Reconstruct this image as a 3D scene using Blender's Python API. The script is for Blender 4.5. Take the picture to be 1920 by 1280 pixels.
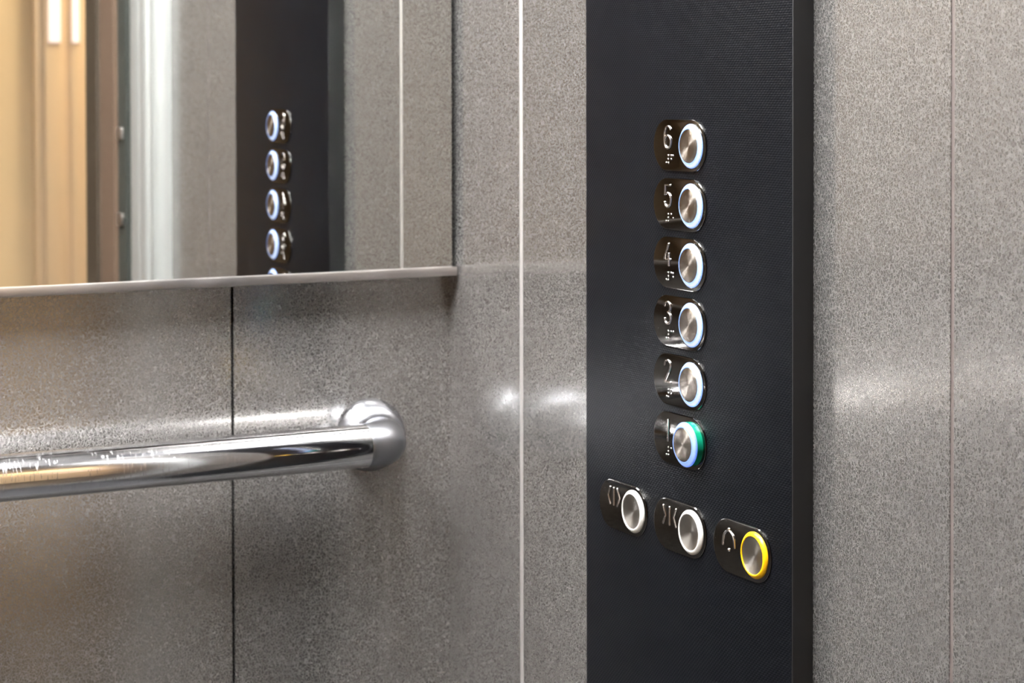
import bpy, bmesh, math, random
from mathutils import Vector, Matrix

# ------------------------------------------------------------------ clear
for o in list(bpy.data.objects):
    bpy.data.objects.remove(o, do_unlink=True)
scene = bpy.context.scene
COL = scene.collection

# ------------------------------------------------------------------ camera
# world: rear wall y = 0 (runs along -x), control-panel wall x = 0 (runs along -y), floor z = 0
CAM = Vector((-0.7508, -1.5815, 1.192))
yaw, pit, rol = map(math.radians, (27.3255, 1.3005, -0.1005))
fwd = Vector((math.sin(yaw) * math.cos(pit), math.cos(yaw) * math.cos(pit), -math.sin(pit)))
rgt = Vector((math.cos(yaw), -math.sin(yaw), 0))
upv = rgt.cross(fwd)
R_ = math.cos(rol) * rgt + math.sin(rol) * upv
U_ = -math.sin(rol) * rgt + math.cos(rol) * upv
cd = bpy.data.cameras.new('camera')
cam = bpy.data.objects.new('camera', cd)
COL.objects.link(cam)
cam.matrix_world = Matrix(((R_.x, U_.x, -fwd.x, CAM.x), (R_.y, U_.y, -fwd.y, CAM.y),
                           (R_.z, U_.z, -fwd.z, CAM.z), (0, 0, 0, 1)))
cd.sensor_width = 36
cd.lens = 3849.89 / 1920 * 36
cd.shift_x = (960 - 970.69) / 1920
cd.shift_y = (245.41 - 640) / 1920
cd.clip_start = 0.02
cd.dof.use_dof = True
cd.dof.focus_distance = 1.33
cd.dof.aperture_fstop = 13
scene.camera = cam

# ------------------------------------------------------------------ world / view
w = bpy.data.worlds.new('world')
scene.world = w
w.use_nodes = True
w.node_tree.nodes['Background'].inputs[0].default_value = (0.6, 0.65, 0.75, 1)
w.node_tree.nodes['Background'].inputs[1].default_value = 0.02
vs = scene.view_settings
vs.view_transform = 'Standard'
vs.look = 'None'
vs.gamma = 1
vs.use_curve_mapping = False
vs.exposure = -0.1
scene.cycles.blur_glossy = 0.0          # keep reflections of reflections (rail in wall, lamp in wall in rail) as sharp as they are
scene.cycles.sample_clamp_indirect = 32.0

LIGHT_XS = (-0.79, -0.29)       # cabin lamps: two strips along the depth of the cabin
LIGHT_YS = (-0.46,)
LIGHT_SIZE = (0.11, 0.58)
LIGHT_POWER = 222.0             # emission strength of its diffuser
HALL_POWER = 125.0
CEIL_Z = 2.02

# ------------------------------------------------------------------ materials
class N:
    """tiny node-building helper"""
    def __init__(self, name):
        self.m = bpy.data.materials.new(name)
        self.m.use_nodes = True
        self.t = self.m.node_tree
        self.b = self.t.nodes['Principled BSDF']
    def new(self, kind, **kw):
        n = self.t.nodes.new(kind)
        for k, v in kw.items():
            setattr(n, k, v)
        return n
    def link(self, a, b):
        self.t.links.new(a, b)
    def set(self, **kw):
        for k, v in kw.items():
            self.b.inputs[k.replace('_', ' ')].default_value = v
        return self
    def math(self, op, a, b=None, c=None, clamp=False):
        n = self.new('ShaderNodeMath', operation=op, use_clamp=clamp)
        for i, x in enumerate((a, b, c)):
            if x is None:
                continue
            if isinstance(x, (int, float)):
                n.inputs[i].default_value = x
            else:
                self.link(x, n.inputs[i])
        return n.outputs[0]

def plain(name, col, rough=0.5, metal=0.0, **kw):
    n = N(name)
    n.set(Base_Color=(*col, 1), Roughness=rough, Metallic=metal, **kw)
    return n.m

def noise_rough(n, scale, lo, hi, detail=3):
    tc = n.new('ShaderNodeTexCoord')
    no = n.new('ShaderNodeTexNoise')
    no.inputs['Scale'].default_value = scale
    no.inputs['Detail'].default_value = detail
    n.link(tc.outputs['Object'], no.inputs['Vector'])
    mr = n.new('ShaderNodeMapRange')
    mr.inputs['From Min'].default_value = 0.3
    mr.inputs['From Max'].default_value = 0.7
    mr.inputs['To Min'].default_value = lo
    mr.inputs['To Max'].default_value = hi
    n.link(no.outputs[0], mr.inputs['Value'])
    n.link(mr.outputs[0], n.b.inputs['Roughness'])
    return no

def grain_metal(name, col, rough=0.15, depth=0.000018, scale=430.0, tilt=0.6, ridge_width=0.11):
    """stainless sheet embossed with a leather-like grain: flat mirror-like cells, matt raised ridges"""
    n = N(name)
    n.set(Base_Color=(*col, 1), Metallic=1.0, Roughness=rough)
    tc = n.new('ShaderNodeTexCoord')
    mp = n.new('ShaderNodeMapping')
    mp.inputs['Rotation'].default_value = (tilt, 0, 0)
    mp.inputs['Scale'].default_value = (1.0, 1.3, 0.8)
    n.link(tc.outputs['Object'], mp.inputs['Vector'])
    wob = n.new('ShaderNodeTexNoise')
    wob.inputs['Scale'].default_value = scale * 0.7
    wob.inputs['Detail'].default_value = 1
    n.link(mp.outputs[0], wob.inputs['Vector'])
    sub = n.new('ShaderNodeVectorMath', operation='SUBTRACT')
    sub.inputs[1].default_value = (0.5, 0.5, 0.5)
    n.link(wob.outputs['Color'], sub.inputs[0])
    scl = n.new('ShaderNodeVectorMath', operation='SCALE')
    scl.inputs['Scale'].default_value = 2.2 / scale
    n.link(sub.outputs[0], scl.inputs[0])
    add = n.new('ShaderNodeVectorMath', operation='ADD')
    n.link(mp.outputs[0], add.inputs[0])
    n.link(scl.outputs[0], add.inputs[1])
    vo = n.new('ShaderNodeTexVoronoi', feature='DISTANCE_TO_EDGE')
    vo.inputs['Scale'].default_value = scale
    n.link(add.outputs[0], vo.inputs['Vector'])
    mr = n.new('ShaderNodeMapRange', interpolation_type='SMOOTHSTEP')
    mr.inputs['From Min'].default_value = 0.02
    mr.inputs['From Max'].default_value = ridge_width
    mr.inputs['To Min'].default_value = 1.0
    mr.inputs['To Max'].default_value = 0.0
    n.link(vo.outputs['Distance'], mr.inputs['Value'])
    bu = n.new('ShaderNodeBump')
    bu.inputs['Strength'].default_value = 1.0
    bu.inputs['Distance'].default_value = depth
    n.link(mr.outputs[0], bu.inputs['Height'])
    n.link(bu.outputs[0], n.b.inputs['Normal'])
    # matt ridges
    df = n.new('ShaderNodeBsdfPrincipled')
    df.inputs['Base Color'].default_value = (*[c * 1.12 for c in col], 1)
    df.inputs['Metallic'].default_value = 0.3
    df.inputs['Roughness'].default_value = 0.55
    n.link(bu.outputs[0], df.inputs['Normal'])
    mx = n.new('ShaderNodeMixShader')
    n.link(n.math('MULTIPLY_ADD', mr.outputs[0], 0.21, 0.165), mx.inputs[0])
    n.link(n.b.outputs[0], mx.inputs[1])
    n.link(df.outputs[0], mx.inputs[2])
    n.link(mx.outputs[0], n.t.nodes['Material Output'].inputs['Surface'])
    return n.m

def linen_black(name):
    """dark blue-grey coated sheet with a fine woven dot relief"""
    n = N(name)
    n.set(Base_Color=(0.0034, 0.0039, 0.0054, 1), Roughness=0.3)
    n.b.inputs['Specular IOR Level'].default_value = 0.15
    tc = n.new('ShaderNodeTexCoord')
    sx = n.new('ShaderNodeSeparateXYZ')
    n.link(tc.outputs['Object'], sx.inputs[0])
    zr = n.math('DIVIDE', sx.outputs['Z'], 0.0015)
    row = n.math('FLOOR', zr)
    bz = n.math('SINE', n.math('MULTIPLY', n.math('FRACT', zr), math.pi))
    ph = n.math('MULTIPLY_ADD', sx.outputs['Y'], 2 * math.pi / 0.0032, n.math('MULTIPLY', row, math.pi))
    h = n.math('MULTIPLY', bz, n.math('MULTIPLY_ADD', n.math('COSINE', ph), 0.4, 0.6))
    bu = n.new('ShaderNodeBump')
    bu.inputs['Strength'].default_value = 1.0
    bu.inputs['Distance'].default_value = 0.00010
    n.link(h, bu.inputs['Height'])
    n.link(bu.outputs[0], n.b.inputs['Normal'])
    return n.m

def spun_disc(name, rough=0.27, col=(0.62, 0.58, 0.54), aniso=0.93):
    n = N(name)
    n.set(Base_Color=(*col, 1), Metallic=1.0, Roughness=rough, Anisotropic=aniso, Anisotropic_Rotation=0.25)
    tg = n.new('ShaderNodeTangent', direction_type='RADIAL', axis='X')
    n.link(tg.outputs[0], n.b.inputs['Tangent'])
    return n.m

def lit_ring(name, strength=0.95, tint=1.0):
    """translucent halo: white in the middle of its width, blue towards its rims"""
    n = N(name)
    n.set(Base_Color=(0.12, 0.17, 0.32, 1), Roughness=0.3)
    tc = n.new('ShaderNodeTexCoord')
    sx = n.new('ShaderNodeSeparateXYZ')
    n.link(tc.outputs['Object'], sx.inputs[0])
    r = n.math('SQRT', n.math('ADD', n.math('MULTIPLY', sx.outputs['Y'], sx.outputs['Y']),
                              n.math('MULTIPLY', sx.outputs['Z'], sx.outputs['Z'])))
    no = n.new('ShaderNodeTexNoise')
    no.inputs['Scale'].default_value = 900
    n.link(tc.outputs['Object'], no.inputs['Vector'])
    r2 = n.math('MULTIPLY_ADD', no.outputs[0], 0.0010, r)
    mr = n.new('ShaderNodeMapRange')
    mr.inputs['From Min'].default_value = 0.0112
    mr.inputs['From Max'].default_value = 0.0160
    n.link(r2, mr.inputs['Value'])
    cr = n.new('ShaderNodeValToRGB')
    e = cr.color_ramp.elements
    e[0].position = 0.0
    e[0].color = (0.14, 0.32, 1.0, 1)
    e[1].position = 1.0
    e[1].color = (0.08, 0.22, 1.0, 1)
    for p, c in ((0.20, (0.20, 0.40, 1.0, 1)), (0.36, (0.62, 0.76, 1.0, 1)), (0.50, (0.90, 0.95, 1.0, 1)), (0.68, (0.80, 0.88, 1.0, 1)), (0.82, (0.22, 0.42, 1.0, 1))):
        x = e.new(p)
        x.color = (c[0] * tint ** 1.6, c[1] * tint, c[2], 1)
    n.link(mr.outputs[0], cr.inputs[0])
    n.link(cr.outputs[0], n.b.inputs['Emission Color'])
    n.b.inputs['Emission Strength'].default_value = strength
    return n.m

def emit(name, col, s):
    n = N(name)
    n.set(Base_Color=(0.8, 0.8, 0.8, 1), Roughness=0.5, Emission_Color=(*col, 1), Emission_Strength=s)
    return n.m

def chrome(name, col, r0, r1):
    n = N(name)
    n.set(Base_Color=(*col, 1), Metallic=1.0)
    no = noise_rough(n, 40, r0, r1)
    return n.m

def scratched_chrome(name):
    """mirror chrome, scuffed with short fine scratches over the part people hold most"""
    n = N(name)
    n.set(Base_Color=(0.80, 0.80, 0.82, 1), Metallic=1.0, Roughness=0.07)
    tc = n.new('ShaderNodeTexCoord')
    mp = n.new('ShaderNodeMapping')
    mp.inputs['Rotation'].default_value = (0.0, 0.35, 0.0)
    mp.inputs['Scale'].default_value = (900.0, 120.0, 120.0)
    n.link(tc.outputs['Object'], mp.inputs['Vector'])
    no = n.new('ShaderNodeTexNoise')
    no.inputs['Scale'].default_value = 1.0
    no.inputs['Detail'].default_value = 2
    n.link(mp.outputs[0], no.inputs['Vector'])
    big = n.new('ShaderNodeTexNoise')
    big.inputs['Scale'].default_value = 30
    n.link(tc.outputs['Object'], big.inputs['Vector'])
    sx = n.new('ShaderNodeSeparateXYZ')
    n.link(tc.outputs['Object'], sx.inputs[0])
    held = n.new('ShaderNodeMapRange')
    held.inputs['From Min'].default_value = 0.28
    held.inputs['From Max'].default_value = 0.16
    n.link(sx.outputs['X'], held.inputs['Value'])
    msk = n.math('MULTIPLY', held.outputs[0], n.math('GREATER_THAN', big.outputs[0], 0.47))
    ln = n.math('MULTIPLY', n.math('GREATER_THAN', no.outputs[0], 0.62), msk)
    n.link(n.math('MULTIPLY_ADD', ln, 0.16, n.math('MULTIPLY_ADD', held.outputs[0], 0.05, 0.06)), n.b.inputs['Roughness'])
    bu = n.new('ShaderNodeBump')
    bu.inputs['Distance'].default_value = 0.00006
    n.link(ln, bu.inputs['Height'])
    n.link(bu.outputs[0], n.b.inputs['Normal'])
    return n.m

M = {
    'grain': grain_metal('embossed_steel', (0.352, 0.343, 0.333)),
    'bend': plain('satin_sheet_bend', (0.74, 0.72, 0.71), 0.42, 0.85),
    'seam_strip': plain('brown_joint_strip', (0.12, 0.10, 0.095), 0.5, 0.3),
    'backing': plain('dark_joint', (0.006, 0.006, 0.006), 0.7),
    'black': linen_black('black_linen_coating'),
    'black_smooth': plain('black_fold', (0.010, 0.010, 0.011), 0.45),
    'plate': chrome('polished_dark_steel', (0.165, 0.162, 0.156), 0.06, 0.10),
    'emboss': plain('raised_bright_steel', (0.78, 0.74, 0.72), 0.16, 1.0),
    'disc': spun_disc('spun_steel'),
    'bowl': spun_disc('dished_spun_steel', 0.32, (0.52, 0.50, 0.47), 0.75),
    'lit': lit_ring('lit_halo'),
    'lit_blue': lit_ring('lit_blue_halo', 0.85, 0.62),
    'white_ring': plain('ivory_plastic', (0.74, 0.72, 0.68), 0.3),
    'yellow_ring': plain('yellow_plastic', (0.86, 0.47, 0.004), 0.3),
    'green': plain('green_translucent_plastic', (0.004, 0.22, 0.12), 0.22),
    'rail': scratched_chrome('polished_rail_chrome'),
    'satin': chrome('satin_cast_chrome', (0.32, 0.33, 0.355), 0.26, 0.31),
    'mirror': plain('silvered_glass', (0.86, 0.87, 0.84), 0.012, 1.0),
    'mirror_edge': plain('mirror_edge_glass', (0.006, 0.009, 0.006), 0.4, Specular_IOR_Level=0.1),
    'trim': chrome('brushed_trim_steel', (0.66, 0.63, 0.62), 0.28, 0.36),
    'ceil': plain('ceiling_white', (0.5, 0.5, 0.5), 0.5),
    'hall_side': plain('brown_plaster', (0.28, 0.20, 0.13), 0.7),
    'floor': plain('dark_rubber_floor', (0.02, 0.02, 0.022), 0.6),
    'lamp': emit('cabin_lamp_diffuser', (1.0, 0.99, 0.985), LIGHT_POWER),
    'hall_lamp': emit('landing_lamp_diffuser', (1.0, 0.83, 0.58), HALL_POWER),
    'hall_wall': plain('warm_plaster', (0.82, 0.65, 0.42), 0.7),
    'hall_floor': plain('landing_tile', (0.07, 0.06, 0.05), 0.45),
    'hall_door': plain('warm_varnished_board', (0.80, 0.62, 0.42), 0.35),
    'hall_strip': emit('pale_glow_strip', (1.0, 0.82, 0.84), 0.85),
    'jamb_light': plain('pale_steel', (0.50, 0.52, 0.52), 0.35, 0.6),
    'jamb_brown': plain('bronze_frame', (0.16, 0.11, 0.08), 0.4, 0.3),
    'jamb_umber': plain('dark_umber_frame', (0.045, 0.034, 0.024), 0.5),
    'jamb_dark': plain('dark_gap_metal', (0.05, 0.055, 0.05), 0.5, 0.3),
}

# ------------------------------------------------------------------ mesh helpers
def obj(name, bm, mat, parent=None, smooth=True, angle=35):
    me = bpy.data.meshes.new(name)
    bm.normal_update()
    bm.to_mesh(me)
    bm.free()
    if smooth:
        me.shade_smooth()
        me.set_sharp_from_angle(angle=math.radians(angle))
    me.materials.append(M[mat] if isinstance(mat, str) else mat)
    o = bpy.data.objects.new(name, me)
    COL.objects.link(o)
    if parent:
        o.parent = parent
    return o

def thing(name, label, cat, loc=(0, 0, 0)):
    o = bpy.data.objects.new(name, None)
    o.empty_display_size = 0.02
    COL.objects.link(o)
    o.location = loc
    o['label'] = label
    o['category'] = cat
    return o

def struct(name, o):
    o.name = name
    o['kind'] = 'structure'
    return o

def box_bm(x0, x1, y0, y1, z0, z1, bevel=0.0, seg=2, edges=None):
    bm = bmesh.new()
    bmesh.ops.create_cube(bm, size=1)
    for v in bm.verts:
        v.co = Vector(((x0 + x1) / 2 + v.co.x * (x1 - x0), (y0 + y1) / 2 + v.co.y * (y1 - y0),
                       (z0 + z1) / 2 + v.co.z * (z1 - z0)))
    if bevel:
        es = [e for e in bm.edges if edges is None or edges(e)]
        bmesh.ops.bevel(bm, geom=es, offset=bevel, segments=seg, affect='EDGES', profile=0.5)
    return bm

def vertical(e):
    a, b = e.verts
    return abs(a.co.x - b.co.x) < 1e-6 and abs(a.co.y - b.co.y) < 1e-6

def lathe_x(profile, n=64, cap0=False, cap1=False):
    """profile = [(r, x)...] spun about the x axis; x is height towards -x (into the cabin)"""
    bm = bmesh.new()
    rings = []
    for r, x in profile:
        if r < 1e-7:
            rings.append([bm.verts.new((-x, 0, 0))])
        else:
            rings.append([bm.verts.new((-x, r * math.cos(2 * math.pi * i / n), r * math.sin(2 * math.pi * i / n))) for i in range(n)])
    for a, b in zip(rings, rings[1:]):
        for i in range(n):
            j = (i + 1) % n
            if len(a) == 1:
                bm.faces.new((a[0], b[j], b[i]))
            elif len(b) == 1:
                bm.faces.new((a[i], a[j], b[0]))
            else:
                bm.faces.new((a[i], a[j], b[j], b[i]))
    bmesh.ops.recalc_face_normals(bm, faces=bm.faces)
    return bm

def sweep(bm, pts, radius, n=10, caps=True, closed=False):
    """round tube along a polyline; radius may be a list"""
    pts = [Vector(p) for p in pts]
    rs = radius if isinstance(radius, (list, tuple)) else [radius] * len(pts)
    m = len(pts)
    rings = []
    prev = None
    for i, p in enumerate(pts):
        a = pts[(i - 1) % m] if (closed or i > 0) else pts[0]
        b = pts[(i + 1) % m] if (closed or i < m - 1) else pts[-1]
        t = (b - a).normalized()
        if prev is None:
            ref = Vector((1, 0, 0)) if abs(t.x) < 0.9 else Vector((0, 0, 1))
            u = (ref - t * ref.dot(t)).normalized()
        else:
            u = (prev - t * prev.dot(t)).normalized()
        prev = u
        v = t.cross(u)
        rings.append([bm.verts.new(p + (u * math.cos(2 * math.pi * k / n) + v * math.sin(2 * math.pi * k / n)) * rs[i]) for k in range(n)])
    pairs = list(zip(rings, rings[1:]))
    if closed:
        pairs.append((rings[-1], rings[0]))
    for a, b in pairs:
        for k in range(n):
            bm.faces.new((a[k], a[(k + 1) % n], b[(k + 1) % n], b[k]))
    if caps and not closed:
        bm.faces.new(rings[0][::-1])
        bm.faces.new(rings[-1])
    return bm

def dome(bm, c, r, h, n=8, k=3):
    """small rounded bump on a surface facing -x"""
    rings = []
    for j in range(k):
        a = j / k * math.pi / 2
        rings.append([bm.verts.new((c[0] - h * math.sin(a), c[1] + r * math.cos(a) * math.cos(2 * math.pi * i / n),
                                    c[2] + r * math.cos(a) * math.sin(2 * math.pi * i / n))) for i in range(n)])
    top = bm.verts.new((c[0] - h, c[1], c[2]))
    for a, b in zip(rings, rings[1:]):
        for i in range(n):
            bm.faces.new((a[i], b[i], b[(i + 1) % n], a[(i + 1) % n]))
    for i in range(n):
        bm.faces.new((rings[-1][i], top, rings[-1][(i + 1) % n]))

def catmull(pts, sub=6):
    pts = [Vector(p) for p in pts]
    out = []
    ext = [2 * pts[0] - pts[1]] + pts + [2 * pts[-1] - pts[-2]]
    for i in range(1, len(ext) - 2):
        p0, p1, p2, p3 = ext[i - 1:i + 3]
        for s in range(sub):
            t = s / sub
            out.append(0.5 * ((2 * p1) + (p2 - p0) * t + (2 * p0 - 5 * p1 + 4 * p2 - p3) * t * t + (3 * p1 - p0 - 3 * p2 + p3) * t ** 3))
    out.append(pts[-1])
    return out

# ------------------------------------------------------------------ room shell
W = 0.98           # cabin width
YF = -0.80         # front end of the side walls
struct('floor', obj('floor', box_bm(-W - 0.02, 0.02, -0.90, 0.02, -0.03, 0), 'floor'))
struct('ceiling', obj('ceiling', box_bm(-W - 0.02, 0.02, -0.90, 0.02, CEIL_Z, CEIL_Z + 0.03), 'ceil'))

T = 0.010
GAP = 0.0012
def sheet(parent, axis, a, b, bev=0.0026, face=0.0, sgn=1, lo=True, hi=True):
    """one vertical wall sheet between coordinates a<b, front face at `face`, thickness T behind it;
    its front edges are bent round where lo / hi say so"""
    i = 1 if axis == 'y' else 0
    def pick(e):
        if not vertical(e):
            return False
        c = e.verts[0].co
        if abs((c.x if axis == 'y' else c.y) - face) > 1e-5:
            return False
        return (lo and abs(c[i] - a) < 1e-5) or (hi and abs(c[i] - b) < 1e-5)
    if axis == 'y':      # side wall
        x0, x1 = sorted((face, face + sgn * T))
        bm = box_bm(x0, x1, a, b, 0.0, CEIL_Z, bev, 5, pick)
    else:                # rear wall
        bm = box_bm(a, b, face, face + T, 0.0, CEIL_Z, bev, 5, pick)
    o = obj('wall_panel', bm, 'grain', parent)
    o.data.materials.append(M['bend'])
    for f in o.data.polygons:
        k = abs(f.normal.x if axis == 'y' else f.normal.y)
        f.material_index = 1 if 0.02 < k < 0.995 else 0
    return o

SIDE = ((-0.1342, 0.0, True, False), (-0.6622, -0.1342, False, True), (YF, -0.6656, False, False))
wr = struct('wall_right', obj('wall_right', box_bm(T - 0.001, T + 0.02, YF, 0.03, 0, CEIL_Z), 'backing'))
for a, b, lo, hi in SIDE:
    sheet(wr, 'y', a, b, 0.0029, lo=lo, hi=hi)
obj('joint_strip', box_bm(0.0004, 0.006, -0.6655, -0.6623, 0, CEIL_Z), 'seam_strip', wr)  # brown strip between the two sheets, darker than both
wb = struct('wall_rear', obj('wall_rear', box_bm(-W - 0.02, T, T - 0.001, T + 0.02, 0, CEIL_Z), 'backing'))
for a, b, lo, hi in ((-0.1931, 0.0, False, False), (-0.72, -0.1957, False, False), (-W, -0.7226, False, False)):
    sheet(wb, 'x', a, b, 0.0016, lo=lo, hi=hi)
wl = struct('wall_left', obj('wall_left', box_bm(-W - T - 0.02, -W - T + 0.001, YF, 0.03, 0, CEIL_Z), 'backing'))
for a, b, lo, hi in SIDE:
    sheet(wl, 'y', a, b, 0.0029, face=-W, sgn=-1, lo=lo, hi=hi)

# ------------------------------------------------------------------ door side, seen in the mirror
def prism_xy(pts, z0, z1):
    bm = bmesh.new()
    lo = [bm.verts.new((x, y, z0)) for x, y in pts]
    hi = [bm.verts.new((x, y, z1)) for x, y in pts]
    n = len(pts)
    for i in range(n):
        bm.faces.new((lo[i], lo[(i + 1) % n], hi[(i + 1) % n], hi[i]))
    bm.faces.new(lo[::-1])
    bm.faces.new(hi)
    bmesh.ops.recalc_face_normals(bm, faces=bm.faces)
    return bm

# coved front column: the wall sweeps inwards just before the door
def column(x, s):
    pts = [(x + s * 0.012, YF), (x, YF)]
    for i in range(1, 9):
        a = i / 8 * math.pi / 2
        pts.append((x - s * 0.017 * (1 - math.cos(a)), YF - 0.020 * math.sin(a)))
    pts += [(x - s * 0.017, YF - 0.024), (x - s * 0.012, YF - 0.027), (x + s * 0.012, YF - 0.027)]
    return prism_xy(pts, 0, CEIL_Z)
for i, (x, s) in enumerate(((0.0, 1), (-W, -1))):
    struct('trim_%d' % (i + 1), obj('trim', column(x, s), 'jamb_light'))

# cabin sliding door, open: stacked leaf edges at the right of the opening
d = struct('door_1', obj('door_1', box_bm(0.004, 0.30, -0.982, -0.942, 0.0, 1.985, 0.004, 3), 'jamb_light'))
obj('door_leaf', box_bm(0.0, 0.30, -0.932, -0.900, 0.0, 1.985, 0.006, 3), 'jamb_light', d)
obj('door_guide', box_bm(0.012, 0.30, -0.895, -0.845, 0.0, 1.985), 'jamb_brown', d)
# landing door, open
d = struct('door_2', obj('door_2', box_bm(0.004, 0.30, -1.034, -1.000, 0.0, 1.985), 'jamb_dark'))
for k, z in enumerate((1.02, 1.13)):
    obj('door_hinge', box_bm(0.000, 0.004, -1.030, -1.008, z - 0.008, z + 0.008, 0.002, 2), 'trim', d)
# landing door frame
struct('trim_3', obj('trim_3', box_bm(0.0, 0.05, -1.104, -1.040, 0, 1.985), 'jamb_brown'))
struct('trim_4', obj('trim_4', box_bm(-0.004, 0.05, -1.157, -1.106, 0, 1.985), 'jamb_umber'))
struct('trim_5', obj('trim_5', box_bm(-W - 0.05, -W, -1.157, -0.83, 0, 1.985), 'jamb_brown'))
struct('trim_6', obj('trim_6', box_bm(-W - 0.05, 0.30, -1.157, -0.83, 1.99, CEIL_Z + 0.03), 'jamb_brown'))

# ------------------------------------------------------------------ landing
HX0, HX1, HY0, HY1, HZ = -1.9, 1.5, -2.95, -1.16, 2.5
struct('floor_landing', obj('floor_landing', box_bm(HX0, HX1, HY0, -0.90, -0.03, 0.0), 'hall_floor'))
struct('ceiling_landing', obj('ceiling_landing', box_bm(HX0, HX1, HY0, HY1, HZ, HZ + 0.03), 'ceil'))
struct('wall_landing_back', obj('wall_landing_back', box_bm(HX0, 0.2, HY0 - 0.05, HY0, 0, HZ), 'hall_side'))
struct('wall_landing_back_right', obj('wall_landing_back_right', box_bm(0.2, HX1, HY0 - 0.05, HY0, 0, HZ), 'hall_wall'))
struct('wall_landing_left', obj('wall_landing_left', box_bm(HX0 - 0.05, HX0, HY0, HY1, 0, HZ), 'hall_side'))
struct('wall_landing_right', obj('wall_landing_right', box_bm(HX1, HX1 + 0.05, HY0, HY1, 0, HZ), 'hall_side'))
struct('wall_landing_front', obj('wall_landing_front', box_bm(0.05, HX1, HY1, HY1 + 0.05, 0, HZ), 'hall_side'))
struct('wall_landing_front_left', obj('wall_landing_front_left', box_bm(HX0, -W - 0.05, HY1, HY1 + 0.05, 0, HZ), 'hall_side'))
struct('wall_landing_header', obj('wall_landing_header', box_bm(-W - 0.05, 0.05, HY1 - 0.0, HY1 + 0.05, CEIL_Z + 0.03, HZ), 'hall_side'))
# far door casing on the landing with two pale pink strips that glow by emission
d = struct('door_3', obj('door_3', box_bm(0.37, 1.25, HY0, HY0 + 0.03, 0, 2.05, 0.004, 2), 'hall_door'))
obj('casing', box_bm(0.39, 0.43, HY0 + 0.03, HY0 + 0.042, 0, 2.0, 0.004, 2), 'hall_door', d)
obj('casing', box_bm(0.448, 0.470, HY0 + 0.03, HY0 + 0.038, 0, 2.0, 0.004, 2), 'hall_door', d)
obj('pale_strip', box_bm(0.398, 0.424, HY0 + 0.042, HY0 + 0.046, 1.285, 1.95, 0.001, 1), 'hall_strip', d)
obj('pale_strip', box_bm(0.451, 0.467, HY0 + 0.038, HY0 + 0.042, 1.285, 1.95, 0.001, 1), 'hall_strip', d)
t = thing('landing_lamp', 'warm round ceiling lamp of the landing outside the lift', 'lamp', (0.85, -2.5, HZ))
bm = bmesh.new()
bmesh.ops.create_cone(bm, cap_ends=True, segments=32, radius1=0.16, radius2=0.20, depth=0.06, matrix=Matrix.Translation((0, 0, -0.031)))
obj('lamp_shade', bm, 'hall_lamp', t)
bm = bmesh.new()
bmesh.ops.create_cone(bm, cap_ends=True, segments=32, radius1=0.21, radius2=0.21, depth=0.012, matrix=Matrix.Translation((0, 0, -0.006)))
obj('lamp_base', bm, 'trim', t)

# ------------------------------------------------------------------ cabin lamp
lx, ly = LIGHT_SIZE[0] / 2, LIGHT_SIZE[1] / 2
for xx, yy in [(x, y) for x in LIGHT_XS for y in LIGHT_YS]:
    t = thing('ceiling_light', 'long white light strip in the lift ceiling, ' + ('beside the button panel wall' if xx > -0.5 else 'beside the plain wall'), 'lamp', (xx, yy, CEIL_Z))
    obj('diffuser', box_bm(-lx, lx, -ly, ly, -0.012, -0.001), 'lamp', t)
    bm = bmesh.new()
    for a in ((-lx - 0.012, -lx, -ly - 0.012, ly + 0.012), (lx, lx + 0.012, -ly - 0.012, ly + 0.012),
              (-lx, lx, -ly - 0.012, -ly), (-lx, lx, ly, ly + 0.012)):
        b2 = box_bm(*a, -0.014, 0)
        me = bpy.data.meshes.new('tmp')
        b2.to_mesh(me)
        b2.free()
        bm.from_mesh(me)
        bpy.data.meshes.remove(me)
    obj('frame', bm, 'trim', t)

# ------------------------------------------------------------------ mirror
ZT, ZB = 1.0384, 1.0308
t = thing('wall_mirror', 'large frameless mirror on the rear wall above the steel ledge', 'mirror', (-W / 2, 0, ZB))
t_off = Vector((-W / 2, 0, ZB))
def shifted(bm, off):
    bmesh.ops.translate(bm, verts=bm.verts, vec=-off)
    return bm
obj('glass', shifted(box_bm(-W + 0.01, -0.0056, -0.0179, -0.0139, ZT - 0.004, 1.92), t_off), 'mirror', t)
obj('backing_board', shifted(box_bm(-W + 0.012, -0.0045, -0.0139, 0.0, ZT - 0.004, 1.918), t_off), 'mirror_edge', t)
obj('ledge', shifted(box_bm(-W + 0.005, -0.0022, -0.0216, 0.0, ZB, ZT, 0.0008, 2), t_off), 'trim', t)

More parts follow.
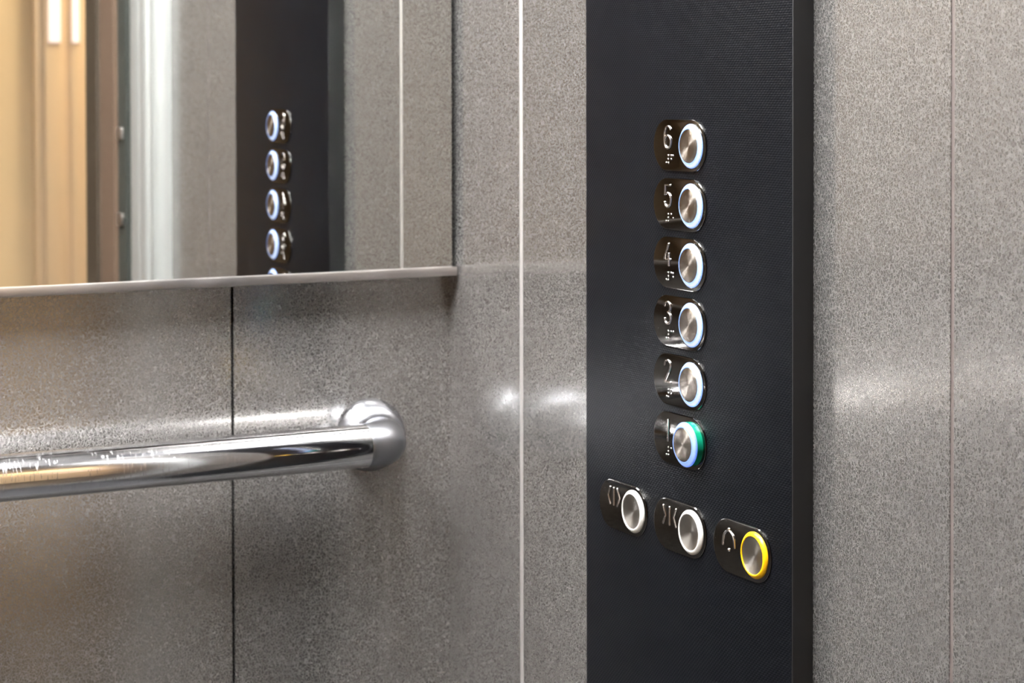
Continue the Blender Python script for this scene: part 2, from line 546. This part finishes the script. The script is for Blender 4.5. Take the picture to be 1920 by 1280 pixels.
# ------------------------------------------------------------------ handrail
RY, RZ, RR = -0.047, 0.8986, 0.0176
XE, BR = -0.0975, 0.0235
t = thing('handrail', 'round polished chrome handrail with satin elbows on the rear wall', 'handrail', (-W / 2, 0, RZ))
o0 = Vector((-W / 2, 0, RZ))
bm = bmesh.new()
sweep(bm, [(-W - XE, RY, RZ), (XE, RY, RZ)], RR, 64)
obj('rail_tube', shifted(bm, o0), 'rail', t)
for s in (1, -1):
    def fx(x):
        return x if s == 1 else -W - x
    pts, rad = [], []
    pts += [(fx(XE - 0.0005), RY, RZ)]
    rad += [RR * 1.01]
    for i in range(0, 17):
        a = i / 16 * math.pi / 2
        pts.append((fx(XE + BR * math.sin(a)), RY + BR * (1 - math.cos(a)), RZ))
        rad.append(RR * (1.03 + 0.06 * math.sin(2 * a)))
    pts += [(fx(XE + BR), -0.016, RZ)]
    rad += [RR * 1.02]
    bm = bmesh.new()
    sweep(bm, pts, rad, 48)
    obj('elbow', shifted(bm, o0), 'satin', t, angle=50)
    # domed rose against the wall
    prof = [(0.0305, 0.0), (0.0305, 0.0025), (0.0298, 0.006), (0.0280, 0.0105), (0.0252, 0.0148), (0.0215, 0.018), (0.0172, 0.020), (0.0, 0.0202)]
    bm = lathe_x(prof, 64)
    bmesh.ops.rotate(bm, verts=bm.verts, cent=(0, 0, 0), matrix=Matrix.Rotation(math.pi / 2, 3, 'Z'))
    bmesh.ops.translate(bm, verts=bm.verts, vec=Vector((fx(XE + BR), 0, RZ)) - o0)
    obj('wall_rose', bm, 'satin', t, angle=50)

# ------------------------------------------------------------------ control panel
PT = 0.0158
YA, YB = -0.2674, -0.5301
YC, SP = -0.4145, 0.0761
Z6, PITCH, ZROW = 1.1504, 0.040, 0.8909
t = thing('control_panel', 'tall black lift control panel with round floor buttons on the side wall', 'control panel', (0, YC, 0.12))
p0 = Vector((0, YC, 0.12))
body = obj('panel_body', shifted(box_bm(-PT, 0, YB, YA, 0.12, 1.95, 0.0012, 3, lambda e: max(v.co.x for v in e.verts) < -0.001), p0), 'black', t)

body.data.materials.append(M['black_smooth'])
for f in body.data.polygons:
    f.material_index = 0 if f.normal.x < -0.8 else 1

PLATE_H, PLATE_W, PLATE_T = 0.0354, 0.0668, 0.0012
RO, RI = 0.0150, 0.0115

def plate_bm():
    """stadium plate, ring centre at the origin, lies on x<=0 (front at -PLATE_T)"""
    r = PLATE_H / 2
    L = PLATE_W - 2 * r
    pts = []
    for i in range(25):
        a = -math.pi / 2 - i / 24 * math.pi
        pts.append((r * math.cos(a), r * math.sin(a)))
    for i in range(25):
        a = math.pi / 2 - i / 24 * math.pi
        pts.append((L + r * math.cos(a), r * math.sin(a)))
    bm = bmesh.new()
    def loop(k, x):
        out = []
        for (y, z) in pts:
            cy = min(max(y, 0), L)
            dy, dz = y - cy, z
            out.append(bm.verts.new((x, cy + dy * k, dz * k)))
        return out
    ls = [loop(1.0, 0), loop(1.0, -PLATE_T * 0.55), loop(0.985, -PLATE_T * 0.88), loop(0.955, -PLATE_T)]
    n = len(pts)
    for a, b in zip(ls, ls[1:]):
        for i in range(n):
            bm.faces.new((a[i], a[(i + 1) % n], b[(i + 1) % n], b[i]))
    bm.faces.new(ls[-1])
    bmesh.ops.recalc_face_normals(bm, faces=bm.faces)
    return bm

# strokes in (w, h) millimetres: w to the right as the reader sees it, h upwards, centred on the numeral
DIG = {
    '6': [catmull([(3.6, 5.9, 0), (2.2, 7.2, 0), (0.2, 7.5, 0), (-2.0, 6.6, 0), (-3.5, 4.0, 0), (-4.0, 0.2, 0), (-3.9, -3.0, 0), (-2.8, -6.2, 0), (0, -7.5, 0), (2.8, -6.4, 0), (3.9, -3.2, 0), (3.2, -0.4, 0), (0.6, 1.2, 0), (-2.4, 0.4, 0), (-3.8, -2.4, 0)])],
    '5': [[(3.6, 7.4, 0), (-3.0, 7.4, 0), (-3.3, 0.9, 0)], catmull([(-3.3, 0.9, 0), (-1.0, 2.0, 0), (1.6, 1.7, 0), (3.6, -0.4, 0), (3.9, -3.2, 0), (2.8, -6.2, 0), (0.2, -7.5, 0), (-2.6, -6.5, 0), (-3.7, -4.4, 0)])],
    '4': [[(3.2, -3.2, 0), (-4.2, -3.2, 0), (1.4, 7.4, 0)], [(1.5, 0.6, 0), (1.5, -7.4, 0)]],
    '3': [catmull([(-3.6, 4.6, 0), (-2.4, 6.9, 0), (0, 7.5, 0), (2.6, 6.6, 0), (3.5, 4.2, 0), (2.6, 1.6, 0), (0.2, 0.5, 0)]), catmull([(0.2, 0.5, 0), (2.8, -0.8, 0), (3.9, -3.4, 0), (2.8, -6.3, 0), (0.0, -7.5, 0), (-2.6, -6.6, 0), (-3.8, -4.2, 0)])],
    '2': [catmull([(-3.7, 4.2, 0), (-2.6, 6.7, 0), (0, 7.5, 0), (2.6, 6.6, 0), (3.7, 4.2, 0), (2.8, 1.4, 0), (0.0, -2.4, 0), (-3.8, -7.3, 0)]), [(-3.8, -7.3, 0), (3.9, -7.3, 0)]],
    '1': [[(-2.2, 5.0, 0), (0.6, 7.4, 0), (0.6, -7.4, 0)]],
    'open': [[(-5.0, 6.0, 0), (-8.2, 0.0, 0), (-5.0, -6.0, 0)], [(0, 6.0, 0), (0, -6.0, 0)], [(5.0, 6.0, 0), (8.2, 0.0, 0), (5.0, -6.0, 0)]],
    'close': [[(-8.2, 6.0, 0), (-5.0, 0.0, 0), (-8.2, -6.0, 0)], [(0, 6.0, 0), (0, -6.0, 0)], [(8.2, 6.0, 0), (5.0, 0.0, 0), (8.2, -6.0, 0)]],
    'bell': [catmull([(-7.0, -4.2, 0), (-6.3, 0.0, 0), (-5.0, 3.0, 0), (-2.5, 5.0, 0), (0, 5.8, 0), (2.5, 5.0, 0), (5.0, 3.0, 0), (6.3, 0.0, 0), (7.0, -4.2, 0)])],
}
BRAILLE = {'1': (1,), '2': (1, 2), '3': (1, 4), '4': (1, 4, 5), '5': (1, 5), '6': (1, 2, 4)}

def strokes_bm(key, yoff, zoff, r=0.00085):
    bm = bmesh.new()
    for st in DIG[key]:
        pts = [(-PLATE_T - 0.0001, yoff - p[0] / 1000, zoff + p[1] / 1000) for p in st]
        sweep(bm, pts, r, 10)
        for e in (pts[0], pts[-1]):
            bmesh.ops.create_uvsphere(bm, u_segments=10, v_segments=6, radius=r, matrix=Matrix.Translation(e))
    if key == 'bell':
        for h in (6.6, -6.8):
            dome(bm, (-PLATE_T, yoff, zoff + h / 1000), 0.0013, 0.0011, 12, 4)
    return bm

def braille_bm(key):
    bm = bmesh.new()
    cols = (0.0318, 0.0293, 0.0256, 0.0231)
    rows = (-0.0070, -0.0095, -0.0120)
    def dot(cell, k):
        c = cols[cell * 2 + (0 if k <= 3 else 1)]
        dome(bm, (-PLATE_T, c, rows[(k - 1) % 3]), 0.00072, 0.0006)
    for k in (3, 4, 5, 6):
        dot(0, k)
    for k in BRAILLE[key]:
        dot(1, k)
    return bm

def make_button(name, key, z, y, label, ring, lift=0.0):
    b = obj(name, plate_bm(), 'plate', t, angle=30)
    b.location = Vector((-PT, y, z)) - p0
    b['label'] = label
    base = PLATE_T
    numeral = key.isdigit()
    if numeral:
        h = base + 0.0026 + lift
        prof = [(RO, h - 0.0027), (RO, h - 0.0023), (RO - 0.0003, h - 0.0020), (RO - 0.0012, h - 0.0013), (RI + 0.0010, h - 0.0003), (RI + 0.0003, h + 0.0001), (RI, h), (RI, h - 0.0014)]
        rg = obj('halo_ring', lathe_x(prof, 72), ring, b, angle=60)
        if lift:
            obj('button_collar', lathe_x([(RO - 0.0001, 0.0), (RO - 0.0001, h - 0.0023), (RI, h - 0.0023)], 72), 'green', b, angle=30)
        else:
            obj('button_collar', lathe_x([(RO + 0.0004, 0.0), (RO + 0.0004, base + 0.0002), (RO - 0.0002, base + 0.0004), (RI, base + 0.0004)], 72), 'plate', b, angle=30)
        cp = [(RI - 0.0001, h - 0.0010), (RI - 0.0001, h - 0.0001), (RI - 0.0006, h + 0.0002), (RI * 0.6, h - 0.00005), (0.0, h - 0.0002)]
        obj('button_cap', lathe_x(cp, 72), 'disc', b, angle=50)
        obj('numeral', strokes_bm(key, 0.0300, 0.0053), 'emboss', b, angle=60)
        obj('braille_dots', braille_bm(key), 'emboss', b, angle=60)
    else:
        h = base + 0.0024
        ri = 0.0120
        prof = [(RO, base - 0.0002), (RO, base + 0.0005), (RO - 0.0004, base + 0.0010), (RO - 0.0012, h - 0.0006), (ri + 0.0008, h), (ri + 0.0003, h), (ri, h - 0.0004), (ri, base + 0.0001)]
        obj('bezel_ring', lathe_x(prof, 72), ring, b, angle=60)
        bowl = [(ri, h - 0.0006)]
        for i in range(1, 13):
            rr = ri * (1 - i / 12)
            bowl.append((rr, h - 0.0006 - 0.0016 * (1 - (rr / ri) ** 2)))
        obj('button_cap', lathe_x(bowl, 72), 'bowl', b, angle=60)
        off = 0.0300 if key == 'bell' else 0.0275
        zo = 0.0042 if key == 'bell' else 0.0058
        obj('door_symbol' if key != 'bell' else 'bell_symbol', strokes_bm(key, off, zo), 'emboss', b, angle=60)
    return b

for k, key in enumerate('654321'):
    make_button('floor_button', key, Z6 - PITCH * k, YC,
                'floor button %s with glowing blue-white ring' % key if key != '1' else 'raised floor button 1 with green collar and glowing ring',
                'lit_blue' if key == '1' else 'lit', 0.0046 if key == '1' else 0.0)
make_button('door_open_button', 'open', ZROW, YC + SP, 'door-open button with ivory ring', 'white_ring')
make_button('door_close_button', 'close', ZROW, YC, 'door-close button with ivory ring', 'white_ring')
make_button('alarm_button', 'bell', ZROW, YC - SP, 'alarm button with yellow ring and bell symbol', 'yellow_ring')
